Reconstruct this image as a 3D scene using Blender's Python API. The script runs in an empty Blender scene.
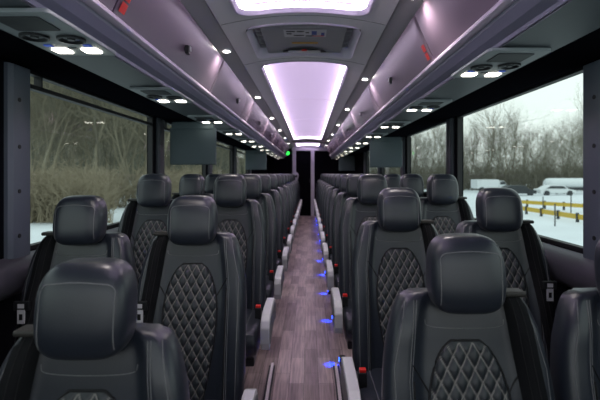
import bpy, bmesh, math, random
from mathutils import Vector, Matrix, noise
PI = math.pi
rnd = random.Random(7)
S = bpy.context.scene
COL = S.collection
CAM = (0.03, 0.0, 1.2)

# ------------------------------------------------------------------ materials
def mat(name, col, rough=0.5, metal=0.0, spec=0.5, emit=None, estr=0.0, bump=0.0, bscale=200.0, var=0.0, vscale=5.0, coat=0.0):
    m = bpy.data.materials.new(name); m.use_nodes = True
    nt = m.node_tree; b = nt.nodes['Principled BSDF']
    b.inputs['Base Color'].default_value = (*col, 1)
    b.inputs['Roughness'].default_value = rough
    b.inputs['Metallic'].default_value = metal
    b.inputs['Specular IOR Level'].default_value = spec
    b.inputs['Coat Weight'].default_value = coat
    if emit:
        b.inputs['Emission Color'].default_value = (*emit, 1)
        b.inputs['Emission Strength'].default_value = estr
    tc = nt.nodes.new('ShaderNodeTexCoord')
    if bump:
        n = nt.nodes.new('ShaderNodeTexNoise'); n.inputs['Scale'].default_value = bscale; n.inputs['Detail'].default_value = 3
        nt.links.new(tc.outputs['Object'], n.inputs['Vector'])
        bp = nt.nodes.new('ShaderNodeBump'); bp.inputs['Strength'].default_value = bump; bp.inputs['Distance'].default_value = 0.001
        nt.links.new(n.outputs['Fac'], bp.inputs['Height']); nt.links.new(bp.outputs['Normal'], b.inputs['Normal'])
    if var:
        n = nt.nodes.new('ShaderNodeTexNoise'); n.inputs['Scale'].default_value = vscale; n.inputs['Detail'].default_value = 4
        nt.links.new(tc.outputs['Object'], n.inputs['Vector'])
        mx = nt.nodes.new('ShaderNodeMix'); mx.data_type = 'RGBA'
        mx.inputs['A'].default_value = (*[c*(1-var) for c in col], 1); mx.inputs['B'].default_value = (*[min(1, c*(1+var)) for c in col], 1)
        nt.links.new(n.outputs['Fac'], mx.inputs['Factor']); nt.links.new(mx.outputs['Result'], b.inputs['Base Color'])
    return m

M = {}
M['leather'] = mat('black_leather', (0.016, 0.0205, 0.031), 0.34, spec=0.65, bump=0.25, bscale=350, var=0.1, vscale=14)
M['leather'].node_tree.nodes['Principled BSDF'].inputs['Sheen Weight'].default_value = 0.04
M['leather'].node_tree.nodes['Principled BSDF'].inputs['Sheen Roughness'].default_value = 0.45
M['thread'] = mat('grey_thread', (0.17, 0.175, 0.18), 0.7)
M['seam'] = mat('dark_seam', (0.006, 0.006, 0.008), 0.7)
M['belt'] = mat('belt_webbing', (0.004, 0.0045, 0.006), 0.75, spec=0.2, bump=0.4, bscale=600)
M['chrome'] = mat('buckle_chrome', (0.75, 0.75, 0.78), 0.35, metal=0.25)
M['black'] = mat('black_plastic', (0.010, 0.011, 0.013), 0.45)
M['bezel'] = mat('bezel_plastic', (0.025, 0.023, 0.021), 0.5)
M['red'] = mat('red_button', (0.75, 0.02, 0.015), 0.4)
M['arm'] = mat('armrest_grey', (0.56, 0.56, 0.58), 0.42, spec=0.5)
M['armside'] = mat('armrest_side_grey', (0.13, 0.13, 0.14), 0.45)
M['steel'] = mat('dark_steel', (0.05, 0.05, 0.055), 0.4, metal=0.6)
M['strip'] = mat('aluminium_strip', (0.9, 0.8, 0.86), 0.4)
M['wall'] = mat('charcoal_wall', (0.009, 0.009, 0.012), 0.8, spec=0.0, var=0.15)
M['sill'] = mat('sill_plastic', (0.095, 0.088, 0.11), 0.5)
M['pillar'] = mat('pillar_plastic', (0.13, 0.15, 0.19), 0.45)
M['pillardark'] = mat('pillar_dark', (0.03, 0.036, 0.05), 0.5)
M['ceil'] = mat('ceiling_vinyl', (0.88, 0.88, 0.90), 0.38, bump=0.1, bscale=300)
M['spotstrip'] = mat('spot_strip_grey', (0.40, 0.40, 0.42), 0.34)
M['bindoor'] = mat('bin_door_lilac_grey', (0.16, 0.115, 0.155), 0.26, spec=0.7)
M['ledge'] = mat('bin_ledge_grey', (0.22, 0.22, 0.29), 0.4)
M['ledgetrimlit'] = mat('bin_ledge_trim_lit', (0.72, 0.62, 0.74), 0.3)  # ceiling light caught on the lip is put into this brighter colour
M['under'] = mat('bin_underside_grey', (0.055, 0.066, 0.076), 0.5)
M['unit'] = mat('service_unit_grey', (0.26, 0.29, 0.30), 0.5)
M['mesh'] = mat('speaker_mesh', (0.02, 0.023, 0.026), 0.6)
M['lamp'] = mat('reading_lamp_lit', (0.8, 0.8, 0.8), 0.4, emit=(1.0, 0.94, 0.82), estr=6)
M['spot'] = mat('ceiling_spot_lit', (0.8, 0.8, 0.8), 0.4, emit=(1.0, 0.93, 0.85), estr=14)
M['bluebtn'] = mat('blue_button', (0.02, 0.08, 0.5), 0.4, emit=(0.02, 0.10, 0.9), estr=0.1)
M['blueled'] = mat('blue_courtesy_led', (0.02, 0.05, 0.9), 0.4, emit=(0.01, 0.05, 1.0), estr=8)
M['green'] = mat('green_indicator_and_reflection', (0.02, 0.6, 0.08), 0.4, emit=(0.03, 1.0, 0.08), estr=1.3)
M['monitor'] = mat('monitor_shell', (0.055, 0.078, 0.088), 0.6, spec=0.3)
M['panel'] = mat('light_panel_lilac', (0.75, 0.66, 0.82), 0.5, emit=(0.60, 0.46, 0.72), estr=0.42)
M['led'] = mat('cove_led', (0.9, 0.85, 0.95), 0.4, emit=(0.93, 0.76, 1.0), estr=7)
M['coving'] = mat('cove_wall', (0.75, 0.70, 0.82), 0.4)
M['hatchlid'] = mat('hatch_lid', (0.36, 0.36, 0.38), 0.5)
M['white'] = mat('white_sticker', (0.62, 0.62, 0.64), 0.5)
M['yellow'] = mat('yellow_sticker', (0.65, 0.36, 0.03), 0.5)
M['blueink'] = mat('blue_ink', (0.08, 0.12, 0.4), 0.5)
M['doorframe'] = mat('rear_frame_grey', (0.62, 0.60, 0.70), 0.4)
M['rear'] = mat('rear_black', (0.005, 0.005, 0.007), 0.8, spec=0.0)
M['snow'] = mat('snow', (0.74, 0.77, 0.79), 0.8, bump=0.5, bscale=2, var=0.16, vscale=0.35)
M['bark'] = mat('bark_brown', (0.15, 0.14, 0.105), 0.9, var=0.3, vscale=2)
M['bark2'] = mat('bark_olive', (0.21, 0.19, 0.135), 0.9, var=0.3, vscale=2)
M['brush'] = mat('dry_brush', (0.26, 0.22, 0.15), 0.9, var=0.3, vscale=1)
M['trwhite'] = mat('vehicle_white', (0.72, 0.75, 0.76), 0.4)
M['trdark'] = mat('vehicle_dark', (0.03, 0.035, 0.04), 0.5)
M['railyellow'] = mat('barrier_yellow', (0.62, 0.42, 0.05), 0.5)
M['rubber'] = mat('window_gasket', (0.008, 0.008, 0.010), 0.6)
M['carpet'] = mat('carpet', (0.02, 0.02, 0.024), 0.9)

def quilt_mat():
    m = mat('quilted_leather', (0.022, 0.026, 0.032), 0.42, bump=0.2, bscale=350)
    nt = m.node_tree; b = nt.nodes['Principled BSDF']
    a = nt.nodes.new('ShaderNodeAttribute'); a.attribute_name = 'stitch'
    mx = nt.nodes.new('ShaderNodeMix'); mx.data_type = 'RGBA'
    mx.inputs['A'].default_value = (0.022, 0.026, 0.032, 1); mx.inputs['B'].default_value = (0.23, 0.215, 0.20, 1)
    nt.links.new(a.outputs['Fac'], mx.inputs['Factor']); nt.links.new(mx.outputs['Result'], b.inputs['Base Color'])
    return m
M['quilt'] = quilt_mat()

def floor_mat():
    m = bpy.data.materials.new('vinyl_plank_floor'); m.use_nodes = True
    nt = m.node_tree; b = nt.nodes['Principled BSDF']; N = nt.nodes.new; L = nt.links.new
    tc = N('ShaderNodeTexCoord'); mp = N('ShaderNodeMapping'); mp.inputs['Rotation'].default_value = (0, 0, PI/2)
    L(tc.outputs['Object'], mp.inputs['Vector'])
    br = N('ShaderNodeTexBrick'); br.inputs['Scale'].default_value = 1.0
    br.inputs['Brick Width'].default_value = 0.36; br.inputs['Row Height'].default_value = 0.085
    br.inputs['Mortar Size'].default_value = 0.0012; br.inputs['Mortar Smooth'].default_value = 0.2
    br.inputs['Color1'].default_value = (0.25, 0.185, 0.195, 1); br.inputs['Color2'].default_value = (0.58, 0.46, 0.465, 1)
    br.inputs['Mortar'].default_value = (0.05, 0.04, 0.045, 1); br.offset = 0.37
    L(mp.outputs['Vector'], br.inputs['Vector'])
    mp2 = N('ShaderNodeMapping'); mp2.inputs['Scale'].default_value = (70, 4, 1); L(tc.outputs['Object'], mp2.inputs['Vector'])
    n = N('ShaderNodeTexNoise'); n.inputs['Scale'].default_value = 1.0; n.inputs['Detail'].default_value = 6; L(mp2.outputs['Vector'], n.inputs['Vector'])
    cr = N('ShaderNodeValToRGB'); cr.color_ramp.elements[0].position = 0.3; cr.color_ramp.elements[0].color = (0.55, 0.55, 0.55, 1)
    cr.color_ramp.elements[1].position = 0.7; cr.color_ramp.elements[1].color = (1.25, 1.2, 1.2, 1)
    L(n.outputs['Fac'], cr.inputs['Fac'])
    mx = N('ShaderNodeMix'); mx.data_type = 'RGBA'; mx.blend_type = 'MULTIPLY'; mx.inputs['Factor'].default_value = 1
    L(br.outputs['Color'], mx.inputs['A']); L(cr.outputs['Color'], mx.inputs['B']); L(mx.outputs['Result'], b.inputs['Base Color'])
    b.inputs['Roughness'].default_value = 0.42
    return m
M['floor'] = floor_mat()

def glass_mat():
    m = bpy.data.materials.new('tinted_glass'); m.use_nodes = True
    nt = m.node_tree; nt.nodes.clear(); N = nt.nodes.new; L = nt.links.new
    o = N('ShaderNodeOutputMaterial'); t = N('ShaderNodeBsdfTransparent'); t.inputs['Color'].default_value = (0.80, 0.88, 0.84, 1)
    g = N('ShaderNodeBsdfGlossy'); g.inputs['Roughness'].default_value = 0.02
    lw = N('ShaderNodeLayerWeight'); lw.inputs['Blend'].default_value = 0.5; pw = N('ShaderNodeMath'); pw.operation = 'POWER'; pw.inputs[1].default_value = 4.5; L(lw.outputs['Facing'], pw.inputs[0]); fr = N('ShaderNodeMath'); fr.operation = 'MULTIPLY_ADD'; fr.inputs[1].default_value = 0.55; fr.inputs[2].default_value = 0.025; L(pw.outputs[0], fr.inputs[0])
    mx = N('ShaderNodeMixShader'); L(fr.outputs[0], mx.inputs[0]); L(t.outputs[0], mx.inputs[1]); L(g.outputs[0], mx.inputs[2]); L(mx.outputs[0], o.inputs[0])
    return m
M['glass'] = glass_mat()

# ------------------------------------------------------------------ mesh helpers
class MB:
    def __init__(s): s.v = []; s.f = []
    def add(s, vs, fs):
        o = len(s.v); s.v += [tuple(v) for v in vs]; s.f += [tuple(i+o for i in f) for f in fs]
    def box(s, x0, x1, y0, y1, z0, z1):
        s.add([(x0,y0,z0),(x1,y0,z0),(x1,y1,z0),(x0,y1,z0),(x0,y0,z1),(x1,y0,z1),(x1,y1,z1),(x0,y1,z1)],
              [(0,3,2,1),(4,5,6,7),(0,1,5,4),(1,2,6,5),(2,3,7,6),(3,0,4,7)])
    def tube(s, pts, r, n=6, r1=None, cap=True):
        pts = [Vector(p) for p in pts]; rings = []
        k = len(pts)
        for i, p in enumerate(pts):
            d = (pts[min(i+1, k-1)] - pts[max(i-1, 0)]).normalized()
            a = Vector((0,0,1)) if abs(d.z) < 0.9 else Vector((1,0,0))
            u = d.cross(a).normalized(); w = d.cross(u)
            rr = r if r1 is None else r + (r1-r)*i/(k-1)
            rings.append([p + (u*math.cos(2*PI*j/n) + w*math.sin(2*PI*j/n))*rr for j in range(n)])
        vs = [q for R in rings for q in R]; fs = []
        for i in range(k-1):
            for j in range(n):
                fs.append((i*n+j, i*n+(j+1)%n, (i+1)*n+(j+1)%n, (i+1)*n+j))
        if cap: fs.append(tuple(range(n))[::-1]); fs.append(tuple((k-1)*n+j for j in range(n)))
        s.add(vs, fs)
    def extrude(s, prof, axis, a, b):
        # prof: closed list of 2D points, extruded along axis 'x' (prof = y,z) or 'y' (prof = x,z) or 'z' (prof = x,y)
        n = len(prof)
        def P(p, t): return (t, p[0], p[1]) if axis == 'x' else (p[0], t, p[1]) if axis == 'y' else (p[0], p[1], t)
        vs = [P(p, a) for p in prof] + [P(p, b) for p in prof]
        fs = [(i, (i+1) % n, n+(i+1) % n, n+i) for i in range(n)] + [tuple(range(n))[::-1], tuple(range(n, 2*n))]
        s.add(vs, fs)
    def grid(s, nu, nv, fn, closeu=False):
        o = len(s.v)
        for j in range(nv):
            for i in range(nu): s.v.append(tuple(fn(i, j)))
        for j in range(nv-1):
            for i in range(nu if closeu else nu-1):
                a = o+j*nu+i; b = o+j*nu+(i+1) % nu
                s.f.append((a, b, b+nu, a+nu))
    def disc(s, c, r, n=16, axis='z', h=0.004):
        prof = [(math.cos(2*PI*i/n)*r, math.sin(2*PI*i/n)*r) for i in range(n)]
        t = MB(); t.extrude(prof, axis, 0, h)
        s.add([(v[0]+c[0], v[1]+c[1], v[2]+c[2]) for v in t.v], t.f)
    def build(s, name, m, parent=None, smooth=False, bevel=0.0, bseg=2):
        me = bpy.data.meshes.new(name); me.from_pydata(s.v, [], s.f)
        bm = bmesh.new(); bm.from_mesh(me); bmesh.ops.recalc_face_normals(bm, faces=bm.faces)
        if bevel:
            es = [e for e in bm.edges if len(e.link_faces) == 2 and e.calc_face_angle(0) > 0.5]
            bmesh.ops.bevel(bm, geom=es, offset=bevel, segments=bseg, profile=0.5, affect='EDGES', clamp_overlap=True)
        bm.to_mesh(me); bm.free()
        me.materials.append(m)
        if smooth: 
            me.polygons.foreach_set('use_smooth', [True]*len(me.polygons))
            me.set_sharp_from_angle(angle=math.radians(40))
        o = bpy.data.objects.new(name, me); COL.objects.link(o)
        if parent: o.parent = parent
        return o

def tag(o, label=None, cat=None, group=None, kind=None):
    if label: o['label'] = label
    if cat: o['category'] = cat
    if group: o['group'] = group
    if kind: o['kind'] = kind
    return o
def thing(name, label, cat, loc=(0,0,0), group=None, rz=0):
    o = bpy.data.objects.new(name, None); o.empty_display_size = 0.1; COL.objects.link(o); o.location = loc; o.rotation_euler = (0,0,rz)
    return tag(o, label, cat, group)
def snapshot(o):
    return (o, [snapshot(c) for c in bpy.data.objects if c.parent == o])
def dup(snap, loc, label=None, group=None, parent=None):
    c = snap[0].copy(); COL.objects.link(c)
    if parent: c.parent = parent
    else: c.location = loc
    if label: c['label'] = label
    if group: c['group'] = group
    for k in snap[1]: dup(k, None, parent=c)
    return c
def struct(name, mb, m, **k):
    return tag(mb.build(name, m, **k), kind='structure')
ORD = ['first','second','third','fourth','fifth','sixth','seventh','eighth','ninth','tenth','eleventh','twelfth','thirteenth','fourteenth','fifteenth']

def sst(a, b, t):
    t = max(0, min(1, (t-a)/(b-a))); return t*t*(3-2*t)
def lerp_tab(tab, z):
    if z <= tab[0][0]: return tab[0][1]
    for (a, va), (b, vb) in zip(tab, tab[1:]):
        if z <= b: return va + (vb-va)*(z-a)/(b-a)
    return tab[-1][1]

# ------------------------------------------------------------------ seats
ZTOP = 1.05
WT = [(0.38, .203), (0.5, .213), (0.78, .213), (.86, .208), (0.93, .198), (.98, .185), (1.015, .172), (1.035, .160), (1.05, .146)]
def yf0(z): return -0.015 - (1.05-z)*0.19 - 0.012*math.sin(min(1, max(0, (z-.4)/.5))*PI)
def Fu(u, z):
    a = abs(u)
    y = yf0(z) - 0.026*sst(.52, .74, a)*(1-sst(.95, 1.05, z)*.6)
    if a > .86: y += 0.035*(1-math.sqrt(max(0, 1-((a-.86)/.14)**2)))
    if z > 1.03: y += 0.02*(1-math.sqrt(max(0, 1-((z-1.03)/.02001)**2)))
    return y
def F(x, z): return Fu(max(-1, min(1, x/lerp_tab(WT, z))), z)
CW, CH = 0.0345, 0.060
QT = [(0.44, .062), (0.55, .083), (0.64, .096), (.71, .1025), (.77, .103), (.82, .097), (.86, .087), (.89, .075), (.915, .060), (.928, .048), (.935, .036)]

def head_pt(x, z, back=False):
    # front surface of the headrest: superellipse in section
    zz = (z-1.103)/.103; w = .101*(1-.05*zz - .06*zz*zz if zz > 0 else 1-.10*zz*zz)
    k = max(0, 1-abs(zz)**3.2)**(1/3.2)
    if k <= 0: return -0.02
    q = max(0, 1-abs(x/(w*k))**3.2)**(1/3.2) if abs(x) < w*k else 0
    return (-0.028 - (.062*q*(k**.6))*(1 if not back else -1))

def make_seat(side, aisle):
    """side -1: seats left of the aisle (belt on the window side), +1: right"""
    t = thing('coach_seat', 'seat', 'seat')
    th = .10
    # backrest shell
    mb = MB(); zs = [.36+.03*i for i in range(20)] + [.95, .97, .99, 1.01, 1.03, 1.038, 1.044, 1.048, 1.05]
    NF = 45; us = []
    for i in range(NF):
        a = -1+2*i/(NF-1); us.append(math.copysign(abs(a)**.85, a))
    NB = 13; ring = NF+NB
    def pt(i, j):
        z = zs[j]; w = lerp_tab(WT, z); ins = 0.02*(1-math.sqrt(max(0, 1-((z-1.03)/.02001)**2))) if z > 1.03 else 0
        if i < NF: return (us[i]*(w-ins), Fu(us[i], z), z)
        b = 1-2*(i-NF)/(NB-1); tb = th - .03*sst(.6, 1.05, z)
        return (b*(w-ins)*.97, yf0(z)+tb-ins - .02*abs(b)**4, z)
    mb.grid(ring, len(zs), pt, closeu=True)
    mb.f.append(tuple(range(ring))[::-1]); o = (len(zs)-1)*ring
    # cap: strips between front and back
    c = len(mb.v); mb.v.append((0, yf0(1.05)+.045, 1.052))
    for i in range(ring): mb.f.append((o+i, o+(i+1) % ring, c))
    back = mb.build('backrest', M['leather'], t, smooth=True)
    # stitching
    st = MB(); e = .0012
    def line(P, r=.0011, off=.0006):
        st.tube([(x, F(x, z)-off, z) for x, z in P], r, 4)
    def seg(x0, z0, x1, z1, n=14): return [(x0+(x1-x0)*i/n, z0+(z1-z0)*i/n) for i in range(n+1)]
    for s in (-1, 1):
        line(seg(s*.150, .42, s*.150, .85)+seg(s*.150, .85, s*.128, 1.034))
        line(seg(s*.143, .42, s*.143, .85)+seg(s*.143, .85, s*.121, 1.034))
        line(seg(s*.184, .42, s*.186, .88)+seg(s*.186, .88, s*.150, 1.034))
    line([(.10*math.sin(a)*(1.0), .985-.022*abs(math.cos(a))**.35) for a in [(-PI/2)+PI*i/20 for i in range(21)]] )
    st.build('stitching', M['thread'], t)
    sm = MB()
    for s in (-1, 1):
        P = seg(s*.098, .815, s*.14, .885, 8); sm.tube([(x, F(x, z)-.0004, z) for x, z in P], .0022, 5)
        P = seg(s*.143, .42, s*.143, .85, 10)
        sm.tube([(x-s*.0045, F(x, z)-.0002, z) for x, z in P], .0022, 5)
    P = [(s*lerp_tab(QT, z), z) for s, z in [(-1, .44+.495*i/30) for i in range(31)]] + [(x, .935) for x in (-.03, -.01, .01, .03)] + [(lerp_tab(QT, z), z) for z in [.935-.495*i/30 for i in range(31)]]
    sm.tube([(x, F(x, z)-.001, z) for x, z in P], .003, 6)
    sm.build('seam', M['seam'], t)
    # quilted insert
    qb = MB(); nu, nv = 81, 130; sv = []
    def qp(i, j):
        u = -1+2*i/(nu-1); z = .44+.495*j/(nv-1); x = u*lerp_tab(QT, z)
        a = x/CW + z/CH; b = x/CW - z/CH
        fa = abs((a % 1)-.5)*2; fb = abs((b % 1)-.5)*2
        puff = .0085*((1-fa**2)*(1-fb**2))**.6
        edge = min(1, min((1-abs(u))*12, (j)/6, (nv-1-j)/6))
        sv.append(sst(.84, .97, max(fa, fb)) if edge > .3 else 0.0)
        return (x, F(x, z) - .0005 - (.002+puff)*edge, z)
    qb.grid(nu, nv, qp)
    q = qb.build('quilted_panel', M['quilt'], t, smooth=True)
    at = q.data.attributes.new('stitch', 'FLOAT', 'POINT'); at.data.foreach_set('value', sv)
    q.data.set_sharp_from_angle(angle=PI)
    # headrest
    hb = MB(); nu, nv = 48, 32
    def hp(i, j):
        th_ = 2*PI*i/nu; ph = -PI/2+PI*j/(nv-1); e1, e2 = .46, .56
        def sg(v, e): return math.copysign(abs(v)**e, v)
        cz = sg(math.cos(ph), e1); z = sg(math.sin(ph), e1)
        w = (1-.12*z*z-.03*z) if z > 0 else (1-.07*z*z)
        x = .094*w*cz*sg(math.cos(th_), e2); y = .050*cz*sg(math.sin(th_), e2)
        y -= .010*(1-z*z)*(1 if y < 0 else 0)
        return (x, -.030+y-.012*z*(-1), 1.105+.096*z)
    hb.grid(nu, nv, hp, closeu=True)
    h = hb.build('headrest', M['leather'], t, smooth=True)
    # headrest seam: ray cast on the real surface
    from mathutils.bvhtree import BVHTree
    bvh = BVHTree.FromPolygons(hb.v, [f for f in hb.f])
    P = [(-.074, 1.036+.108*i/12) for i in range(13)] + [(-.074+.02*(1-math.cos(a)), 1.144+.018*math.sin(a)) for a in [PI/2*i/6 for i in range(1, 7)]]
    P += [(-.054+.108*i/12, 1.162+.004*math.sin(PI*i/12)) for i in range(1, 12)]
    P += [(-x, z) for x, z in reversed(P[:19])]
    pts = []
    for x, z in P:
        hit = bvh.ray_cast(Vector((x, -1, z)), Vector((0, 1, 0)))
        if hit[0]: pts.append(hit[0]+Vector((0, -.0003, 0)))
    hs = MB(); hs.tube(pts, .0012, 5); hs.build('headrest_piping', M['thread'], h)
    # cushion
    cb = MB(); prof = [(-.07, .34), (-.07, .455), (-.20, .448), (-.36, .452), (-.46, .455), (-.505, .44), (-.525, .40), (-.515, .35), (-.48, .32), (-.1, .32)]
    n = len(prof); xs = [(-.205, .82), (-.200, .93), (-.185, 1), (-.12, 1.0), (0, .985), (.12, 1.0), (.185, 1), (.200, .93), (.205, .82)]
    def cp(i, j):
        x, k = xs[j]; p = prof[i]; return (x, -.29+(p[0]+.29)*(.9+.1*k), .39+(p[1]-.39)*k)
    cb.grid(n, len(xs), cp, closeu=True); cb.f.append(tuple(range(n))); cb.f.append(tuple((len(xs)-1)*n+i for i in range(n)))
    cu = cb.build('seat_cushion', M['leather'], t, smooth=True)
    for s in (-1, 1):
        ct = MB(); ct.tube([(s*.145, p[0], p[1]+.0005) for p in prof[1:5]] + [(s*.145, -.508, .44), (s*.145, -.527, .40)], .0013, 4)
        ct.build('cushion_stitching', M['thread'], cu)
    # frame and legs
    fb = MB(); fb.box(-.19, .19, -.46, .02, .27, .325); fb.box(-.17, .17, -.02, .03, .27, .42); fb.build('seat_frame', M['steel'], t, bevel=.006)
    for yy in (-.38, -.06):
        lb = MB(); lb.extrude([(-.03, .28), (.03, .28), (.018, .03), (.05, .03), (.05, 0), (-.05, 0), (-.05, .03), (-.018, .03)], 'y', yy-.02, yy+.02)
        lb.build('leg', M['steel'], t, bevel=.003)
    # belt
    bb = MB(); nb = 24
    def bp(i, j):
        f = j/(nb-1); z = 1.047-f*.60; xc = side*(.122+.062*f**.8) ; x = xc + (-.027+.054*i/6)
        xcl = max(-.995*lerp_tab(WT, z), min(.995*lerp_tab(WT, z), x))
        return (x, F(xcl, z) - .0045 - (.004 if 0 < i < 6 else 0), z)
    bb.grid(7, nb, bp); be = bb.build('seat_belt', M['belt'], t, smooth=True)
    sb = MB()
    for k in (2, 4):
        sb.tube([Vector(bp(k, j))+Vector((0, -.001, 0)) for j in range(nb)], .0011, 4)
    sb.build('belt_edge', M['seam'], be)
    gz = MB(); gz.box(side*.124-.033, side*.124+.033, F(side*.124, 1.04)-.010, .012, 1.042, 1.056)
    gz.build('belt_guide', M['bezel'], t, bevel=.005)
    tb = MB(); zc = .775; xc = side*.178; yy = F(side*.178, zc)-.014
    tb.box(xc-.030, xc+.030, yy-.006, yy+.006, zc+.0, zc+.035); tg = tb.build('belt_tongue', M['black'], t, bevel=.003)
    t2 = MB(); t2.box(xc-.014, xc+.014, yy-.006, yy-.002, zc-.048, zc+.005); t2.box(xc-.012, xc+.012, yy-.0075, yy-.005, zc+.01, zc+.026)
    tp = t2.build('tongue_plate', M['chrome'], tg)
    t2 = MB(); t2.box(xc-.006, xc+.006, yy-.0075, yy-.0055, zc-.034, zc-.012); t2.build('tongue_slot', M['seam'], tg)
    # buckle
    bx = -side*.19
    kb = MB(); kb.box(bx-.016, bx+.016, -.30, -.27, .43, .505); bu = kb.build('buckle', M['black'], t, bevel=.004)
    kb = MB(); kb.box(bx-.013, bx+.013, -.297, -.273, .503, .517); kb.build('release_button', M['red'], bu, bevel=.003)
    tg.location = (0, 0, 0)
    if aisle:
        ax = -side*(.245 if side > 0 else .252); ab = MB()
        prof = [(-.19, .41), (-.19, .50), (-.21, .53), (-.25, .545), (-.40, .545), (-.50, .538), (-.545, .52), (-.565, .49), (-.562, .42), (-.545, .385), (-.50, .385), (-.40, .42), (-.28, .425)]
        ab.extrude(prof, 'x', ax-.021, ax+.021)
        arm = ab.build('armrest', M['arm'], t, bevel=.006, bseg=3)
        sp = MB(); pr = [(y*.94-.022, .475+(z-.475)*.72) for y, z in prof]
        fx = ax - side*.0205
        sp.extrude(pr, 'x', min(fx, fx-side*.003), max(fx, fx-side*.003)); sp.build('armrest_side_inlay', M['armside'], arm)
        br = MB(); br.tube([(ax+side*.01, -.22, .45), (ax+side*.03, -.16, .38), (-side*.18, -.12, .30)], .016, 8); br.build('armrest_bracket', M['steel'], t)
        if side > 0:
            l = MB(); l.disc((ax+.038, -.02, .032), .013, 14, 'x', .004)
            hb2 = MB(); hb2.box(ax+.042, ax+.08, -.045, .005, .0, .052); hh = hb2.build('light_housing', M['black'], t, bevel=.004)
            l.build('courtesy_light', M['blueled'], hh)
    return t

def fz(y): return -0.115*(2.5-y) if y < 2.5 else 0.0
protos = {}
for side in (-1, 1):
    y0 = .94 if side < 0 else 1.15
    sd = 'left' if side < 0 else 'right'
    for aisle in (True, False):
        t = make_seat(side, aisle); sn = snapshot(t)
        for k in range(14):
            y = y0 + .82*k; x = (.425 if aisle else .865) if side > 0 else (-.425 if aisle else -.865)
            pos = ORD[k]+' row from the camera'
            if aisle: lab = 'black quilted leather seat beside the aisle, %s side, %s' % (sd, pos)
            else: lab = 'black quilted leather seat beside the %s %s, %s' % (sd, 'windows' if k < 10 else 'rear wall panel', pos)
            grp = 'coach seats along the %s side' % sd
            loc = (x, y, fz(y))
            if k == 0: t.location = loc; tag(t, lab, 'seat', grp)
            else: dup(sn, loc, lab, grp)
            if aisle and side > 0:
                ld = bpy.data.lights.new('courtesy_glow', 'SPOT'); ld.energy = 3; ld.color = (.0, .03, 1); ld.shadow_soft_size = .012; ld.spot_size = math.radians(62); ld.spot_blend = .6
                lo = bpy.data.objects.new('courtesy_glow', ld); COL.objects.link(lo); lo.location = (x-.245+.022, y-.02, fz(y)+.07)
                d = Vector((-.025, 0, -.07)); lo.rotation_euler = d.to_track_quat('-Z', 'Y').to_euler()

# ------------------------------------------------------------------ shell
YB = 12.75; Y0 = -0.5
mb = MB(); ys = [Y0, 2.5, YB]
P = [(Y0, fz(Y0)), (2.5, 0), (YB, 0), (YB, -.08), (2.5, -.08), (Y0, fz(Y0)-.08)]
mb.extrude(P, 'x', -1.2, 1.2); struct('floor', mb, M['floor'])
for i, s in enumerate((-1, 1)):
    mb = MB(); mb.extrude([(1.95, fz(1.95)-.005), (2.5, -.005), (2.72, -.005), (2.72, .018), (2.5, .018), (1.95, fz(1.95)+.018)], 'x', s*.197-.018, s*.197+.018)
    base = mb
    mb = MB(); mb.extrude([(1.95, fz(1.95)-.005), (2.5, -.005), (2.72, -.005), (2.72, .035), (2.5, .035), (1.95, fz(1.95)+.035)], 'x', s*.195-.008, s*.195+.008)
    tag(mb.build('floor_strip', M['strip'], bevel=.002), 'metal trim strip on the aisle floor by the %s seats' % ('left' if s < 0 else 'right'), 'trim strip', 'metal strips along the aisle ramp')
    base.build('strip_base', M['black'], bpy.context.scene.objects[-1] if False else COL.objects[-1])

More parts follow.
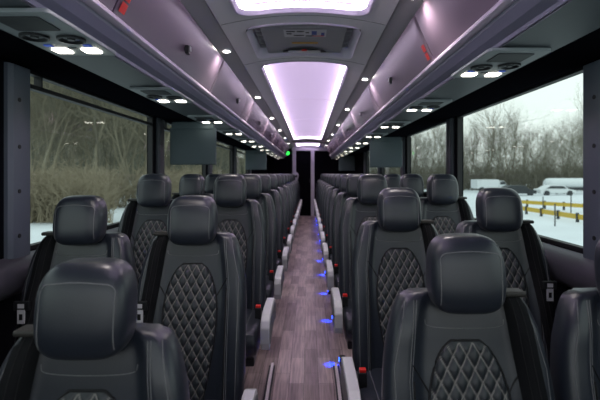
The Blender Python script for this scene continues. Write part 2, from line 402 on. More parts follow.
WX = 1.17; ZS, ZT = .87, 1.655
pill = [(1.70, 1.87), (3.42, 3.62), (5.17, 5.40), (6.97, 7.20), (8.77, 9.0)]
wins = [(Y0+.1, 1.70), (1.87, 3.42), (3.62, 5.17), (5.40, 6.97), (7.20, 8.77)]
wn = 0
for s in (-1, 1):
    nm = 'left' if s < 0 else 'right'
    f1 = 1.87 if s < 0 else 1.805
    pill = [(1.45, f1)] + pill[1:]; wins = [(Y0+.1, 1.45), (f1, 3.42)] + wins[2:]
    a, b = sorted((s*WX, s*(WX+.06)))
    mb = MB(); mb.box(a, b, Y0, YB, -.3, ZS); mb.box(a, b, Y0, YB, ZT, 2.2); mb.box(a, b, 9.0, YB, ZS, ZT); mb.box(a, b, Y0, Y0+.1, ZS, ZT)
    for p0, p1 in pill: mb.box(a, b, p0, p1, ZS, ZT)
    struct('wall_'+nm, mb, M['wall'])
    # sill moulding
    mb = MB(); mb.extrude([(s*1.172, .71), (s*1.135, .72), (s*1.10, .755), (s*1.09, .80), (s*1.10, .835), (s*1.13, .86), (s*1.172, .868)], 'y', Y0, 9.3)
    struct('trim_%d' % (1 if s < 0 else 2), mb, M['sill'], smooth=True)
    # heater duct low on wall
    mb = MB(); mb.extrude([(s*1.17, 0.0), (s*1.10, 0.0), (s*1.10, .16), (s*1.13, .2), (s*1.17, .2)], 'y', 2.5, YB-.02)
    struct('baseboard_'+nm, mb, M['black'])
    # black upper cove between the racks and the glass
    mb = MB(); mb.extrude([(s*.868, 1.624), (s*1.08, 1.628), (s*1.15, 1.64), (s*1.172, 1.655), (s*1.172, 1.75), (s*.91, 1.75)], 'y', Y0, YB)
    struct('trim_%d' % (3 if s < 0 else 4), mb, M['rear'], smooth=True)
    for k, (p0, p1) in enumerate(pill):
        mb = MB(); w = .085 if k else .10
        c = (p0+p1)/2; hw = (p1-p0)/2 - (.03 if k else .0)
        if k == 0: c = p1-.07; hw = .07
        mb.extrude([(s*1.172, c-hw), (s*1.155, c-hw), (s*1.142, c-hw+.015), (s*1.142, c+hw-.02), (s*1.155, c+hw), (s*1.172, c+hw)], 'z', .85, 1.64)
        struct('trim_%d' % (5+k+(5 if s > 0 else 0)), mb, M['pillar'] if k == 0 else M['pillardark'], smooth=True)
        if k == 0:
            for zz in (.95, 1.13, 1.31, 1.50):
                d = MB(); d.disc((s*1.1425, c-.02, zz), .009, 10, 'x', -s*.003)
                tag(d.build('screw_cap', M['black']), '%s black screw cap up the %s front window pillar' % ({.95: 'lowest', 1.13: 'second lowest', 1.31: 'third lowest', 1.50: 'topmost'}[zz], nm), 'screw cap', 'screw caps on the front window pillars')
    for k, (p0, p1) in enumerate(wins):
        wn += 1
        fr = MB(); g = .018
        a, b = sorted((s*1.18, s*1.215))
        fr.box(a, b, p0-.001, p0+g, ZS, ZT); fr.box(a, b, p1-g, p1+.001, ZS, ZT); fr.box(a, b, p0, p1, ZS-.001, ZS+g); fr.box(a, b, p0, p1, ZT-g, ZT+.001)
        if s < 0: fr.box(a, b, p0, p1, 1.573, 1.592); fr.box(a, b, p0+.02+.10, p0+.03+.10, 1.58, ZT)
        w = struct('window_%d' % wn, fr, M['rubber'])
        a, b = sorted((s*1.198, s*1.200))
        gl = MB(); gl.add([(s*1.199, p0+g, ZS+g), (s*1.199, p1-g, ZS+g), (s*1.199, p1-g, ZT-g), (s*1.199, p0+g, ZT-g)], [(0, 1, 2, 3)])
        gl.build('pane', M['glass'], w)

mb = MB(); mb.box(-1.2, 1.2, Y0-.06, Y0, -.5, .80); mb.box(-1.2, 1.2, Y0-.06, Y0, 1.80, 2.25); struct('wall_front_blocker', mb, M['wall'])  # unseen bulkhead added to cut sky light entering from the front
# ceiling -----------------------------------------------------------
def arch(x): return 1.962 + .050*(1-(x/.42)**2)
def rrect(x0, x1, y0, y1, r, n=6):
    P = []
    for cx, cy, a0 in ((x1-r, y1-r, 0), (x0+r, y1-r, PI/2), (x0+r, y0+r, PI), (x1-r, y0+r, 1.5*PI)):
        for i in range(n+1):
            a = a0+PI/2*i/n; P.append((cx+r*math.cos(a), cy+r*math.sin(a)))
    return P
def sub_arch(bm, dz=0.0):
    for k in range(-8, 9):
        bmesh.ops.bisect_plane(bm, geom=bm.verts[:]+bm.edges[:]+bm.faces[:], plane_co=(k*.05, 0, 0), plane_no=(1, 0, 0))
    for v in bm.verts: v.co.z += arch(v.co.x)
PAN = [(.3, 2.19), (3.16, 10.15), (11.25, 12.55)]
HATCH = (2.36, 2.98)
def fill(outer, holes, name, m, parent=None, dz=0):
    bm = bmesh.new()
    for loop in [outer]+holes:
        vs = [bm.verts.new((x, y, dz)) for x, y in loop]
        for i in range(len(vs)): bm.edges.new((vs[i], vs[(i+1) % len(vs)]))
    bmesh.ops.triangle_fill(bm, edges=bm.edges[:], use_beauty=True)
    sub_arch(bm)
    bmesh.ops.recalc_face_normals(bm, faces=bm.faces)
    me = bpy.data.meshes.new(name); bm.to_mesh(me); bm.free(); me.materials.append(m)
    o = bpy.data.objects.new(name, me); COL.objects.link(o)
    if parent: o.parent = parent
    return o
HW = .318
holes = [rrect(-HW, HW, a, b, .09) for a, b in PAN] + [rrect(-.315, .315, HATCH[0], HATCH[1], .06)]
c = fill([(-.425, Y0), (.425, Y0), (.425, YB), (-.425, YB)], holes, 'ceiling', M['ceil']); c['kind'] = 'structure'
rf = MB(); rf.box(-1.25, 1.25, Y0, YB, 2.2, 2.26); struct('ceiling_roof', rf, M['rear'])
def ring_wall(loop, z0, z1, inset=0.0, m=None, name='', parent=None):
    mb = MB(); n = len(loop)
    # subdivide loop so it follows the arch
    L2 = []
    for i in range(n):
        a, b = loop[i], loop[(i+1) % n]; k = max(1, int(abs(a[0]-b[0])/.04))
        for j in range(k): L2.append((a[0]+(b[0]-a[0])*j/k, a[1]+(b[1]-a[1])*j/k))
    n = len(L2); cy = (min(p[1] for p in L2)+max(p[1] for p in L2))/2; hy = max(p[1] for p in L2)-cy; hx = max(p[0] for p in L2)
    def ins(p): return (p[0]*(1-inset/hx), cy+(p[1]-cy)*(1-inset/hy))
    A = [(p[0], p[1], arch(p[0])+z0) for p in L2]; B = [(ins(p)[0], ins(p)[1], arch(p[0])+z1) for p in L2]
    mb.add(A+B, [(i, (i+1) % n, n+(i+1) % n, n+i) for i in range(n)])
    return mb.build(name, m, parent, smooth=True)
for k, (a, b) in enumerate(PAN):
    nmz = ['lilac lit ceiling panel directly overhead, in front of the roof hatch', 'long lilac lit ceiling panel between the roof hatch and the rear crossbar', 'short lilac lit ceiling panel behind the crossbar at the rear'][k]
    t = thing('ceiling_light_panel', nmz, 'ceiling light', (0, (a+b)/2, 0), 'recessed light panels down the ceiling')
    loop = rrect(-HW, HW, a, b, .09); off = Matrix.Translation((0, -(a+b)/2, 0))
    parts = [ring_wall(loop, -.006, .014, .012, M['coving'], 'trough_rim', t),
             ring_wall(rrect(-HW+.012, HW-.012, a+.012, b-.012, .08), .014, .040, .006, M['led'], 'edge_light', t),
             fill(rrect(-HW+.014, HW-.014, a+.014, b-.014, .078), [], 'diffuser', M['panel'], t, .046)]
    mbx = ring_wall(loop, .0, -.006, -.012, M['coving'], 'lip', t)
    for p in parts+[mbx]: p.data.transform(off)
    if k == 1:
        sm = MB(); 
        for yy in (4.9, 6.7, 8.5):
            sm.tube([(x, yy-(a+b)/2, arch(x)+.022) for x in [-.29+.58*i/12 for i in range(13)]], .0018, 4)
        sm.build('panel_joint', M['ceil'], t)
# crossbar
mb = MB(); mb.grid(21, 2, lambda i, j: (-.42+.042*i, 10.65+.12*j, arch(-.42+.042*i)-.028)); mb.grid(21, 2, lambda i, j: (-.42+.042*i, 10.65, arch(-.42+.042*i)-.028*j)); mb.grid(21, 2, lambda i, j: (-.42+.042*i, 10.77, arch(-.42+.042*i)-.028*j))
struct('trim_15', mb, M['spotstrip'])
# roof hatch
t = thing('roof_hatch', 'grey roof escape hatch with stickers and handle, set in the ceiling', 'roof hatch', (0, 2.67, 0))
hl = rrect(-.315, .315, -.31, .31, .06)
rim = ring_wall(hl, -.010, .075, .03, M['coving'], 'hatch_surround', t)
mb = MB(); mb.extrude(rrect(-.295, .295, -.285, .285, .05), 'z', 2.055, 2.06); mb.build('recess_back', M['black'], t)
mb = MB()
mb.grid(15, 2, lambda i, j: (-.235+.47*i/14, -.255+.50*j, 2.005+.012*(1-((i-7)/7)**2)))
for sx in (-1, 1): mb.box(sx*.235-.004, sx*.235+.004, -.255, .245, 2.004, 2.05)
mb.box(-.235, .235, .237, .245, 2.004, 2.05); mb.box(-.235, .235, -.255, -.247, 2.004, 2.05)
lid = mb.build('hatch_lid', M['hatchlid'], t)
for sx in (-1, 1):
    for q in range(6):
        mb = MB(); mb.box(sx*.262-.02, sx*.262+.02, -.23+q*.08, -.215+q*.08, 2.02, 2.05); mb.build('louvre', M['spotstrip'], t)
mb = MB(); mb.box(-.115, .13, -.19, -.06, 2.0125, 2.0135); lb = mb.build('instruction_sticker', M['white'], lid)
mb = MB()
for q, (x, w, y) in enumerate([(-.10, .05, -.17), (-.04, .04, -.17), (-.10, .03, -.13), (-.06, .06, -.10), (.01, .02, -.15), (.01, .05, -.09)]): mb.box(x, x+w, y, y+.018, 2.0118, 2.0124)
mb.build('sticker_print', M['mesh'], lb)
mb = MB(); mb.box(.045, .075, -.17, -.10, 2.0116, 2.0122); mb.box(.10, .12, -.14, -.09, 2.0116, 2.0122); mb.build('sticker_picture', M['blueink'], lb)
mb = MB(); mb.box(.05, .12, -.088, -.074, 2.0116, 2.0122); mb.build('sticker_band', M['red'], lb)
mb = MB(); mb.box(-.075, .085, .045, .075, 2.0125, 2.0135); mb.build('yellow_sticker', M['yellow'], lid)
mb = MB(); mb.extrude([(x, .20-.055*(1-(x/.14)**2)) for x in [-.14+.28*i/16 for i in range(17)]] + [(.14, .215), (-.14, .215)], 'z', 1.998, 2.004); hd = mb.build('handle_recess', M['black'], lid)
mb = MB(); mb.tube([(-.10, .185, 1.995), (-.08, .172, 1.99), (.08, .172, 1.99), (.10, .185, 1.995)], .009, 8); mb.build('release_handle', M['white'], hd)
mb = MB(); mb.disc((0, .15, 1.99), .018, 14, 'z', .006); mb.build('handle_knob', M['red'], hd)
# seam lines across ceiling
mb = MB()
for yy in (2.25, 3.07, 10.3, 11.1):
    mb.tube([(x, yy, arch(x)-.0002) for x in [-.42+.84*i/20 for i in range(21)]], .0012, 4)
struct('trim_16', mb, M['seam'])

# spotlight strips and racks ----------------------------------------
YR = 12.05
for s in (-1, 1):
    nm = 'left' if s < 0 else 'right'
    mb = MB(); mb.extrude([(s*.425, 1.962), (s*.432, 1.966), (s*.52, 1.935), (s*.60, 1.935), (s*.60, 2.1), (s*.425, 2.1)], 'y', Y0, YB)
    struct('trim_%d' % (17 if s < 0 else 18), mb, M['spotstrip'])
    y = (1.06 if s < 0 else 1.85); k = 0
    while y < 12.3:
        t = thing('ceiling_spotlight', 'small round spotlight in the grey strip over the %s luggage racks, %s from the camera' % (nm, ORD[k]), 'spotlight', (s*.470, y, 1.947), 'round spotlights along the %s ceiling strip' % nm)
        mb = MB(); n = 20
        mb.disc((0, 0, -.004), .030, n, 'z', .012); bz = mb.build('bezel', M['ceil'], t)
        mb = MB(); mb.disc((0, 0, -.006), .020, n, 'z', .003); mb.build('lens', M['spot'], t)
        ld = bpy.data.lights.new('spot_beam', 'SPOT'); ld.energy = 7; ld.color = (1, .90, .86); ld.shadow_soft_size = .018; ld.spot_size = math.radians(150); ld.spot_blend = .8
        lo = bpy.data.objects.new('spot_beam', ld); COL.objects.link(lo); lo.location = (s*.470, y, 1.935)
        y += 1.61; k += 1
    # rack body
    t = thing('luggage_rack', 'long overhead luggage rack with lilac grey doors above the %s seats' % nm, 'luggage rack', (s*.8, Y0, 1.62), 'overhead luggage racks')
    body = [(.545, 1.93), (.56, 1.85), (.60, 1.76), (.635, 1.722), (.62, 1.712), (.612, 1.70), (.618, 1.68), (.640, 1.655), (.665, 1.640), (.668, 1.628), (.865, 1.622), (.90, 1.93)]
    mb = MB(); mb.extrude([((x-.8)*s, z-1.62) for x, z in body], 'y', 0, YR-Y0); rb = mb.build('rack_body', M['ledge'], t)
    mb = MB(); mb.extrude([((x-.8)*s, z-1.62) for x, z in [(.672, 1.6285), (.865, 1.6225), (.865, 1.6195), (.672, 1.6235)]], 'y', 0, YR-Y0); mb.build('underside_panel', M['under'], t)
    mb = MB(); mb.extrude([((x-.8)*s, z-1.62) for x, z in [(.637, 1.705), (.615, 1.690), (.600, 1.690), (.590, 1.697), (.588, 1.706), (.594, 1.714), (.606, 1.718), (.637, 1.718)]], 'y', 0, YR-Y0); mb.build('ledge_trim_lit', M['ledgetrimlit'], t, smooth=True)
    seams = [(2.80 if s < 0 else 2.02) + 1.58*k for k in range(0, 8)] + [1.42 if s < 0 else .44]; seams.sort()
    seams = [max(Y0, min(YR, q)) for q in seams]
    seams = [Y0]+[q for q in seams if Y0+.2 < q < YR-.25]+[YR]
    for k, (a, b) in enumerate(zip(seams, seams[1:])):
        pf = [(.512, 1.928), (.517, 1.91), (.529, 1.88), (.544, 1.845), (.559, 1.81), (.575, 1.775), (.589, 1.745), (.600, 1.720)]
        mb = MB(); ny = 14; L = b-a-.008
        def yy(j):
            return .004 + L*(j/(ny-1))
        def door(i, j):
            # ends rolled inwards a little
            e = min(yy(j)-.004, L-(yy(j)-.004)); r = .006*(1-min(1, e/.014))**2
            x, z = pf[i]; return ((x+r*.8-.8)*s, a-Y0+yy(j), z+r*.3-1.62)
        ysj = [0, .006, .014, .024, .04] ; ysj = ysj + [L*q for q in (.1, .3, .5, .7, .9)] + [L-q for q in reversed(ysj)]
        ny = len(ysj)
        def yy(j): return .004+ysj[j]
        mb.grid(len(pf), ny, door)
        n0 = len(mb.v); 
        mb.v += [((x+.018-.8)*s, y_, z+.005-1.62) for (x, z) in pf for y_ in (a-Y0+.004, a-Y0+.004+L)]
        for i in range(len(pf)-1):
            mb.f.append((i, i+1, n0+2*(i+1), n0+2*i)); q = (ny-1)*len(pf)
            mb.f.append((q+i, q+i+1, n0+2*(i+1)+1, n0+2*i+1)); mb.f.append((n0+2*i, n0+2*i+1, n0+2*i+3, n0+2*i+2))
        d = mb.build('rack_door', M['bindoor'], t, smooth=True)
        yc = (a+b)/2-Y0
        if b-a > 1:
            mb = MB(); lx = (.551-.8)*s
            mb.box(lx-.010, lx+.008, yc-.017, yc+.017, 1.775-1.62, 1.815-1.62); h = mb.build('latch', M['black'], d, bevel=.003)
            mb = MB(); lx2 = (.538-.8)*s; mb.box(lx2-.002, lx2+.002, yc-.007, yc+.007, 1.790-1.62, 1.811-1.62); mb.build('latch_button', M['chrome'], h)
        if k == (1 if s < 0 else 2):
            mb = MB(); e = .004
            P0 = [((.556-.8)*s, 1.81-1.62), ((.597-.8)*s, 1.722-1.62)]
            for q in (0, 1):
                u0, u1 = (.12, .46) if q == 0 else (.54, .90)
                A = [P0[0][0]+(P0[1][0]-P0[0][0])*u for u in (u0, u1)]; B = [P0[0][1]+(P0[1][1]-P0[0][1])*u for u in (u0, u1)]
                mb.add([(A[0]-s*.004, a-Y0+.010, B[0]), (A[1]-s*.004, a-Y0+.010, B[1]), (A[1]-s*.004, a-Y0+.052, B[1]), (A[0]-s*.004, a-Y0+.052, B[0])], [(0, 1, 2, 3)])
            mb.build('red_sticker', M['red'], d)
    # passenger service units
    def make_psu():
        t = thing('service_unit', '', 'service unit')
        mb = MB(); mb.extrude(rrect(-.105, .105, -.34, .07, .015, 3), 'z', -.012, 0); mb.build('unit_panel', M['unit'], t, bevel=.003)
        mb = MB(); mb.extrude(rrect(-.062, .062, -.31, -.20, .008, 3), 'z', -.0145, -.011); g = mb.build('speaker_grille', M['mesh'], t)
        for sx in (-1, 1):
            mb = MB(); n = 24; cx, cy = sx*.048, -.135+sx*s*(-.012)
            prof = [(.040, -.011), (.040, -.019), (.034, -.020), (.024, -.012), (.012, -.011), (.010, -.018), (.0, -.018)]
            mb.grid(n, len(prof), lambda i, j: (cx+prof[j][0]*math.cos(2*PI*i/n), cy+prof[j][0]*math.sin(2*PI*i/n), prof[j][1]), closeu=True)
            mb.build('air_nozzle', M['black'], t, smooth=True)
            mb = MB(); mb.extrude(rrect(sx*.048-.026, sx*.048+.026, -.024, .030, .010, 4), 'z', -.016, -.011); mb.build('reading_lamp', M['lamp'], t)
            mb = MB(); mb.box(sx*.062-.011, sx*.062+.011, -.062, -.044, -.015, -.011); mb.build('call_button', M['bluebtn'], t)
        mb = MB(); mb.box(-.013, .013, -.03, -.018, -.014, -.011); mb.build('button', M['black'], t)
        return t
    proto = make_psu(); sn = snapshot(proto); y = 1.45 if s < 0 else 1.80; k = 0
    while y < 12:
        lab = 'grey reading lamp and air unit under the %s luggage rack, %s from the camera' % (nm, ORD[k])
        grp = 'service units under the %s luggage rack' % nm
        loc = (s*.735, y, 1.6205)
        if k == 0: proto.location = loc; tag(proto, lab, 'service unit', grp)
        else: dup(sn, loc, lab, grp)
        y += 1.01; k += 1
    # monitors
    for k, y in enumerate((3.55, 7.75) if s < 0 else (5.0, 10.2)):
        t = thing('monitor', 'grey flat monitor hanging from the %s luggage rack, %s' % (nm, 'nearer one' if k == 0 else 'farther one'), 'monitor', (s*.905, y, 1.62), 'fold-down monitors')
        mb = MB(); mb.box(-.185, .185, -.012, .022, -.345, -.045); mb.build('casing', M['monitor'], t, bevel=.008)
        mb = MB(); mb.box(-.165, .165, .0215, .0235, -.325, -.065); mb.build('screen', M['black'], t)
        mb = MB(); mb.box(-.17, .17, -.02, .03, -.06, 0.0); mb.build('hinge_bracket', M['monitor'], t, bevel=.006)
        if abs(.985) and True:
            mb = MB(); mb.tube([(-.15, 0, -.055), (.15, 0, -.055)], .012, 8); mb.build('hinge', M['black'], t)

# rear wall -----------------------------------------------------------
mb = MB(); mb.box(-1.17, -.42, YB-.1, YB, 0, 2.2); mb.box(.16, 1.17, YB-.1, YB, 0, 2.2); mb.box(-.42, .16, YB-.1, YB, 1.87, 2.2); struct('wall_back', mb, M['rear'])
mb = MB(); fx0, fx1 = -.345, .085
mb.box(fx0-.10, fx0, YB-.16, YB-.06, 0, 1.87); mb.box(fx1, fx1+.10, YB-.16, YB-.06, 0, 1.87); mb.box(-.46, .60, YB-.15, YB-.05, 1.865, 1.95); mb.box(-.46, .5, YB-.15, YB-.05, 1.95, 2.0)
struct('trim_19', mb, M['doorframe'], bevel=.01)
mb = MB(); mb.box(fx0, fx1, YB-.09, YB-.05, .0, 1.865); d = struct('door_1', mb, M['rear'])
mb = MB(); mb.box(fx1-.05, fx1-.03, YB-.115, YB-.09, .95, 1.07); mb.build('door_handle', M['steel'], d)
t = thing('grab_handle', 'grey rounded grab handle beside the dark rear door', 'grab handle', (-.33, YB-.16, 1.14))
mb = MB(); mb.extrude([(.06*math.cos(a), .11*math.sin(a)) for a in [2*PI*i/16 for i in range(16)]], 'y', -.05, 0); mb.build('handle_plate', M['doorframe'], t, bevel=.01)
mb = MB(); mb.extrude([(.03*math.cos(a), .04*math.sin(a)) for a in [2*PI*i/12 for i in range(12)]], 'y', -.055, -.049); mb.build('grip_hole', M['black'], t)
for z, lab, r in ((1.80, 'bright green round indicator lamp on the rear wall left of the door', .055), (1.97, 'dimmer green disc standing for the reflection of the lamp in the ceiling', .04)):  # smaller upper disc is the lamp's ceiling reflection, built as a glowing disc
    mb = MB(); mb.disc((-.585, YB-.112, z), r, 18, 'y', .02)
    tag(mb.build('indicator_lamp_and_reflection', M['green']), lab, 'indicator light', 'green indicator lamps')

# ------------------------------------------------------------------ outside
GZ = -1.3
def gz(x, y):
    return GZ + .25*noise.noise(Vector((x*.05, y*.05, 0))) + (.03*max(0, -x-45) if x < -45 else 0)
mb = MB(); n = 90
mb.grid(n, n, lambda i, j: (-180+360*i/(n-1), -60+260*j/(n-1), gz(-180+360*i/(n-1), -60+260*j/(n-1))))
struct('ground_snow', mb, M['snow'], smooth=True)

M['hill'] = mat('wooded_hillside', (0.055, 0.055, 0.037), 0.95, var=0.9, vscale=1.2)
mb = MB()
HP = [(-95, -60), (-75, 0), (-66, 60), (-66, 110), (-50, 145), (-25, 165), (0, 175)]
def hillp(i, j):
    f = i/59*(len(HP)-1.0001); k = int(f); a, b = HP[k], HP[k+1]; x = a[0]+(b[0]-a[0])*(f-k); y = a[1]+(b[1]-a[1])*(f-k)
    nx, ny = -.85, .5; h = j/15; q = noise.noise(Vector((x*.06, y*.06, j*.3)))
    return (x+nx*h*30+q*3, y+ny*h*30, GZ-1+34*h**.8*(1-.9*max(0, i-45)/14)+2*q*h)
mb.grid(60, 16, hillp); struct('ground_hillside', mb, M['hill'], smooth=True)

def tree_mesh(seed, h, spread, m, dense=1.0):
    r = random.Random(seed); mb = MB()
    def branch(p, d, L, rad, lev):
        n = 4 if lev < 2 else 3
        pts = [p]; q = p.copy(); dd = d.copy()
        segs = [7, 5, 4, 3, 2][lev]
        for i in range(segs):
            dd = (dd + Vector((r.gauss(0, .13), r.gauss(0, .13), r.gauss(.05, .08)))*(1+.4*lev)).normalized()
            q = q + dd*(L/segs); pts.append(q.copy())
        mb.tube(pts, rad, 5 if lev == 0 else 3, rad*.25, cap=False)
        if lev >= 4: return
        kids = [int(13*dense), int(7*dense), 5, 4][lev]
        for k in range(kids):
            f = (.28 if lev == 0 else .2) + (.72 if lev == 0 else .8)*(k+r.random())/kids
            i = min(segs-1, int(f*segs)); w = f*segs-i
            b = pts[i].lerp(pts[i+1], w)
            ax = (pts[i+1]-pts[i]).normalized()
            az = r.random()*2*PI
            perp = ax.orthogonal().normalized(); perp = Matrix.Rotation(az, 3, ax) @ perp
            ang = r.uniform(.5, 1.0)*spread
            nd = (ax*math.cos(ang)+perp*math.sin(ang)).normalized()
            branch(b, nd, L*r.uniform(.36, .58)*(1.15-f*.45 if lev == 0 else 1), rad*.42*(1.1-f*.5), lev+1)
    branch(Vector((0, 0, -.2)), Vector((0, 0, 1)), h, h*.0095, 0)
    me = bpy.data.meshes.new('tree'); me.from_pydata(mb.v, [], mb.f); me.materials.append(m)
    return me
TM = [tree_mesh(1, 10, .9, M['bark']), tree_mesh(2, 11, .75, M['bark2']), tree_mesh(3, 9, 1.1, M['bark']), tree_mesh(4, 12, .65, M['bark2']), tree_mesh(5, 10, 1.0, M['bark2'])]
r2 = random.Random(11)
def put_tree(x, y, sc, label, group, k=None):
    o = bpy.data.objects.new('bare_tree', TM[k if k is not None else r2.randrange(5)]); COL.objects.link(o)
    o.location = (x, y, gz(x, y)); o.rotation_euler = (0, 0, r2.random()*6.28); o.scale = (sc, sc, sc*r2.uniform(.9, 1.15))
    tag(o, label, 'tree', group)
for i in range(190):
    ratio = -(.10 + .62*((i*0.618034) % 1)); y = 34 + 60*r2.random()**1.2 
    x = ratio*y
    if x > -13: x = -13 - r2.random()*8; y = x/ratio
    put_tree(x, y, r2.uniform(1.0, 1.6), 'bare brown tree standing in the snowy wood beyond the left windows', 'bare trees in the wood on the left')
for i in range(105):
    ratio = .10 + .62*((i*0.618034) % 1); y = 66 + 42*r2.random()**1.2; x = ratio*y
    put_tree(x, y, r2.uniform(.85, 1.15), 'bare grey brown tree in the distant tree line beyond the right windows', 'bare trees in the line on the right', (0, 2, 0, 2, 1)[i % 5])
put_tree(27.0, 64, 1.25, 'large wide spreading bare tree in front of the right tree line', 'large trees on the right', 2)
put_tree(40, 62, .95, 'slim bare tree near the white tank on the right', 'large trees on the right', 3)
def thicket(name, spots, n, h, m, label):
    mb = MB(); r = random.Random(5)
    for i in range(n):
        x, y = spots(r); z = gz(x, y); hh = h*r.uniform(.35, 1.0)
        p = [Vector((x, y, z))]; d = Vector((r.gauss(0, .3), r.gauss(0, .3), 1)).normalized()
        for k in range(3):
            d = (d+Vector((r.gauss(0, .2), r.gauss(0, .2), 0))).normalized(); p.append(p[-1]+d*hh/3)
        mb.tube(p, .03, 3, .008, cap=False)
        for k in range(7):
            q = p[1+k % 2].lerp(p[2+k % 2], r.random()); e = Vector((r.gauss(0, 1), r.gauss(0, 1), abs(r.gauss(.6, .5)))).normalized()*hh*.3
            mb.tube([q, q+e*.5+Vector((0, 0, .05)), q+e], .013, 3, .005, cap=False)
    me = bpy.data.meshes.new(name); me.from_pydata(mb.v, [], mb.f); me.materials.append(m)
    o = bpy.data.objects.new(name, me); COL.objects.link(o); tag(o, label, 'brush', None, 'stuff')
def lspot(r):
    while True:
        ra = r.uniform(.12, .74); y = 22+45*r.random()**1.3; x = -ra*y
        if x < -8 and noise.noise(Vector((x*.16, y*.16, 3))) > .10: return x, y
def rspot(r):
    ra = r.uniform(.10, .74); y = 67+20*r.random(); return ra*y, y
thicket('brush_thicket', lspot, 4200, 3.2, M['brush'], 'tangled dry brown brush rising from the snow in the left wood')
thicket('brush_thicket', rspot, 3800, 6.0, M['bark'], 'dense grey brown undergrowth at the foot of the right tree line')

# vehicles and yard on the right
def at(px, y, z): return ((px-309)*y/440+.03, y, z)
t = thing('tank_trailer', 'long white cylindrical tank trailer parked in the snowy yard', 'tank trailer', (35.4, 56, GZ))
mb = MB(); n = 20; prof = [(-5.4, .0), (-5.35, .5), (-5.1, .8), (-4.8, .86), (4.8, .86), (5.1, .8), (5.35, .5), (5.4, 0)]
mb.grid(n, len(prof), lambda i, j: (prof[j][0], prof[j][1]*math.cos(2*PI*i/n), 1.35+.62*prof[j][1]/.86*math.sin(2*PI*i/n)), closeu=True); mb.build('tank', M['trwhite'], t, smooth=True)
mb = MB(); mb.box(-4.6, 4.6, -.5, .5, .5, .78); mb.build('chassis', M['trdark'], t)
for wx in (-4.2, -3.2, 2.6, 3.6):
    mb = MB(); mb.disc((wx, -.75, .42), .42, 16, 'y', .25); mb.build('wheel', M['trdark'], t)
def box_truck(x, y, L, lab, rz=0):
    t = thing('truck', lab, 'truck', (x, y, GZ), 'vehicles parked in the snowy yard', rz)
    mb = MB(); mb.box(-L/2, L/2-1.3, -.9, .9, .55, 1.75); mb.build('cargo_box', M['trwhite'], t, bevel=.05)
    mb = MB(); mb.extrude([(L/2-1.25, .4), (L/2, .4), (L/2, .95), (L/2-.25, 1.05), (L/2-.5, 1.55), (L/2-1.25, 1.6)], 'y', -.85, .85); c = mb.build('cab', M['trwhite'], t, bevel=.04)
    mb = MB(); mb.extrude([(L/2-1.1, 1.08), (L/2-.32, 1.08), (L/2-.52, 1.48), (L/2-1.1, 1.5)], 'y', -.87, .87); mb.build('cab_window', M['trdark'], c)
    for wx in (-L/2+.7, L/2-.7):
        mb = MB(); mb.disc((wx, -.95, .38), .38, 16, 'y', .22); mb.build('wheel', M['trdark'], t)
box_truck(24.6, 60, 4.4, 'white truck parked left of the tank trailer in the snow', .1)
box_truck(19.8, 63, 4.0, 'small white truck parked farthest left in the snowy yard', -.1)
def car(x, y, lab, m):
    t = thing('car', lab, 'car', (x, y, GZ), 'vehicles parked in the snowy yard')
    mb = MB(); mb.extrude([(-2, .3), (2, .3), (2.05, .65), (1.2, .8), (.7, 1.2), (-.9, 1.22), (-1.6, .82), (-2.05, .75)], 'y', -.8, .8); mb.build('car_body', m, t, bevel=.06)
    mb = MB(); mb.extrude([(.95, .83), (.6, 1.13), (-.85, 1.15), (-1.35, .85)], 'y', -.82, .82); mb.build('car_window', M['trdark'], t)
    for wx in (-1.3, 1.3):
        mb = MB(); mb.disc((wx, -.85, .32), .32, 14, 'y', .2); mb.build('wheel', M['trdark'], t)
car(23.5, 50, 'dark car parked in the snow in front of the white truck', M['trdark'])
car(28.2, 50.5, 'white car parked in the snow in front of the tank trailer', M['trwhite'])
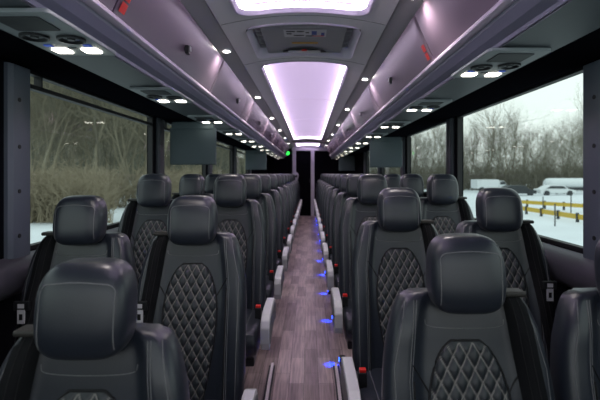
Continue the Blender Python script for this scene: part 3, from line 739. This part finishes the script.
for k, (x0, y0_, x1, y1_, zt) in enumerate(((15.7, 34, 18.9, 27.7, -.62), (13.1, 28, 13.35, 20.0, -.62))):
    lab = ['far', 'near'][k]+' yellow barrier rail with short posts across the snowy yard'
    t = thing('barrier', lab, 'barrier', (x0, y0_, GZ), 'yellow barriers in the yard')
    mb = MB(); dx, dy = x1-x0, y1_-y0_
    mb.add([(0, 0, zt-GZ-.42), (dx, dy, zt-GZ-.42), (dx, dy, zt-GZ-.16), (0, 0, zt-GZ-.16), (0, .12, zt-GZ-.42), (dx, dy+.12, zt-GZ-.42), (dx, dy+.12, zt-GZ-.16), (0, .12, zt-GZ-.16)], [(0,1,2,3),(4,5,6,7),(0,1,5,4),(2,3,7,6),(0,3,7,4),(1,2,6,5)])
    mb.build('rail', M['railyellow'], t)
    for q in range(6):
        f = q/5; mb = MB(); mb.box(dx*f-.06, dx*f+.06, dy*f+.1, dy*f+.2, 0, zt-GZ-.1); mb.build('post', M['trdark'], t)
for k, (px, y, top) in enumerate(((555, 20, -.15), (543, 27, -.2), (571, 26, .0))):
    x, _, _ = at(px, y, 0); mb = MB(); mb.tube([(x, y, gz(x, y)-.1), (x, y, top)], .03, 8)
    tag(mb.build('stake', M['trdark']), ['nearest thin dark stake standing in the snow, right window', 'thin dark stake in the snow left of the nearest stake', 'thin dark stake in the snow right of the nearest stake'][k], 'stake', 'thin stakes in the yard')

# ------------------------------------------------------------------ world, camera
w = bpy.data.worlds.new('overcast'); S.world = w; w.use_nodes = True; nt = w.node_tree
bg = nt.nodes['Background']; tc = nt.nodes.new('ShaderNodeTexCoord'); sp = nt.nodes.new('ShaderNodeSeparateXYZ'); cr = nt.nodes.new('ShaderNodeValToRGB')
nt.links.new(tc.outputs['Generated'], sp.inputs[0]); nt.links.new(sp.outputs['Z'], cr.inputs[0]); nt.links.new(cr.outputs[0], bg.inputs[0])
cr.color_ramp.elements[0].color = (0.94, 0.98, 0.95, 1); cr.color_ramp.elements[1].color = (0.84, 0.95, 1.0, 1); cr.color_ramp.elements[1].position = .6
bg.inputs[1].default_value = 0.76
cam = bpy.data.cameras.new('camera'); co = bpy.data.objects.new('camera', cam); COL.objects.link(co); S.camera = co
co.location = CAM; co.rotation_euler = (PI/2, 0, 0)
cam.sensor_width = 36; cam.lens = 36*440/600; cam.shift_x = -9/600; cam.shift_y = -26/600; cam.dof.use_dof = True; cam.dof.focus_distance = 1.7; cam.dof.aperture_fstop = 4.0; cam.clip_start = .05; cam.clip_end = 600
S.view_settings.view_transform = 'Standard'; S.view_settings.look = 'None'; S.view_settings.gamma = 1; S.view_settings.exposure = 0.78
S.view_settings.use_curve_mapping = False
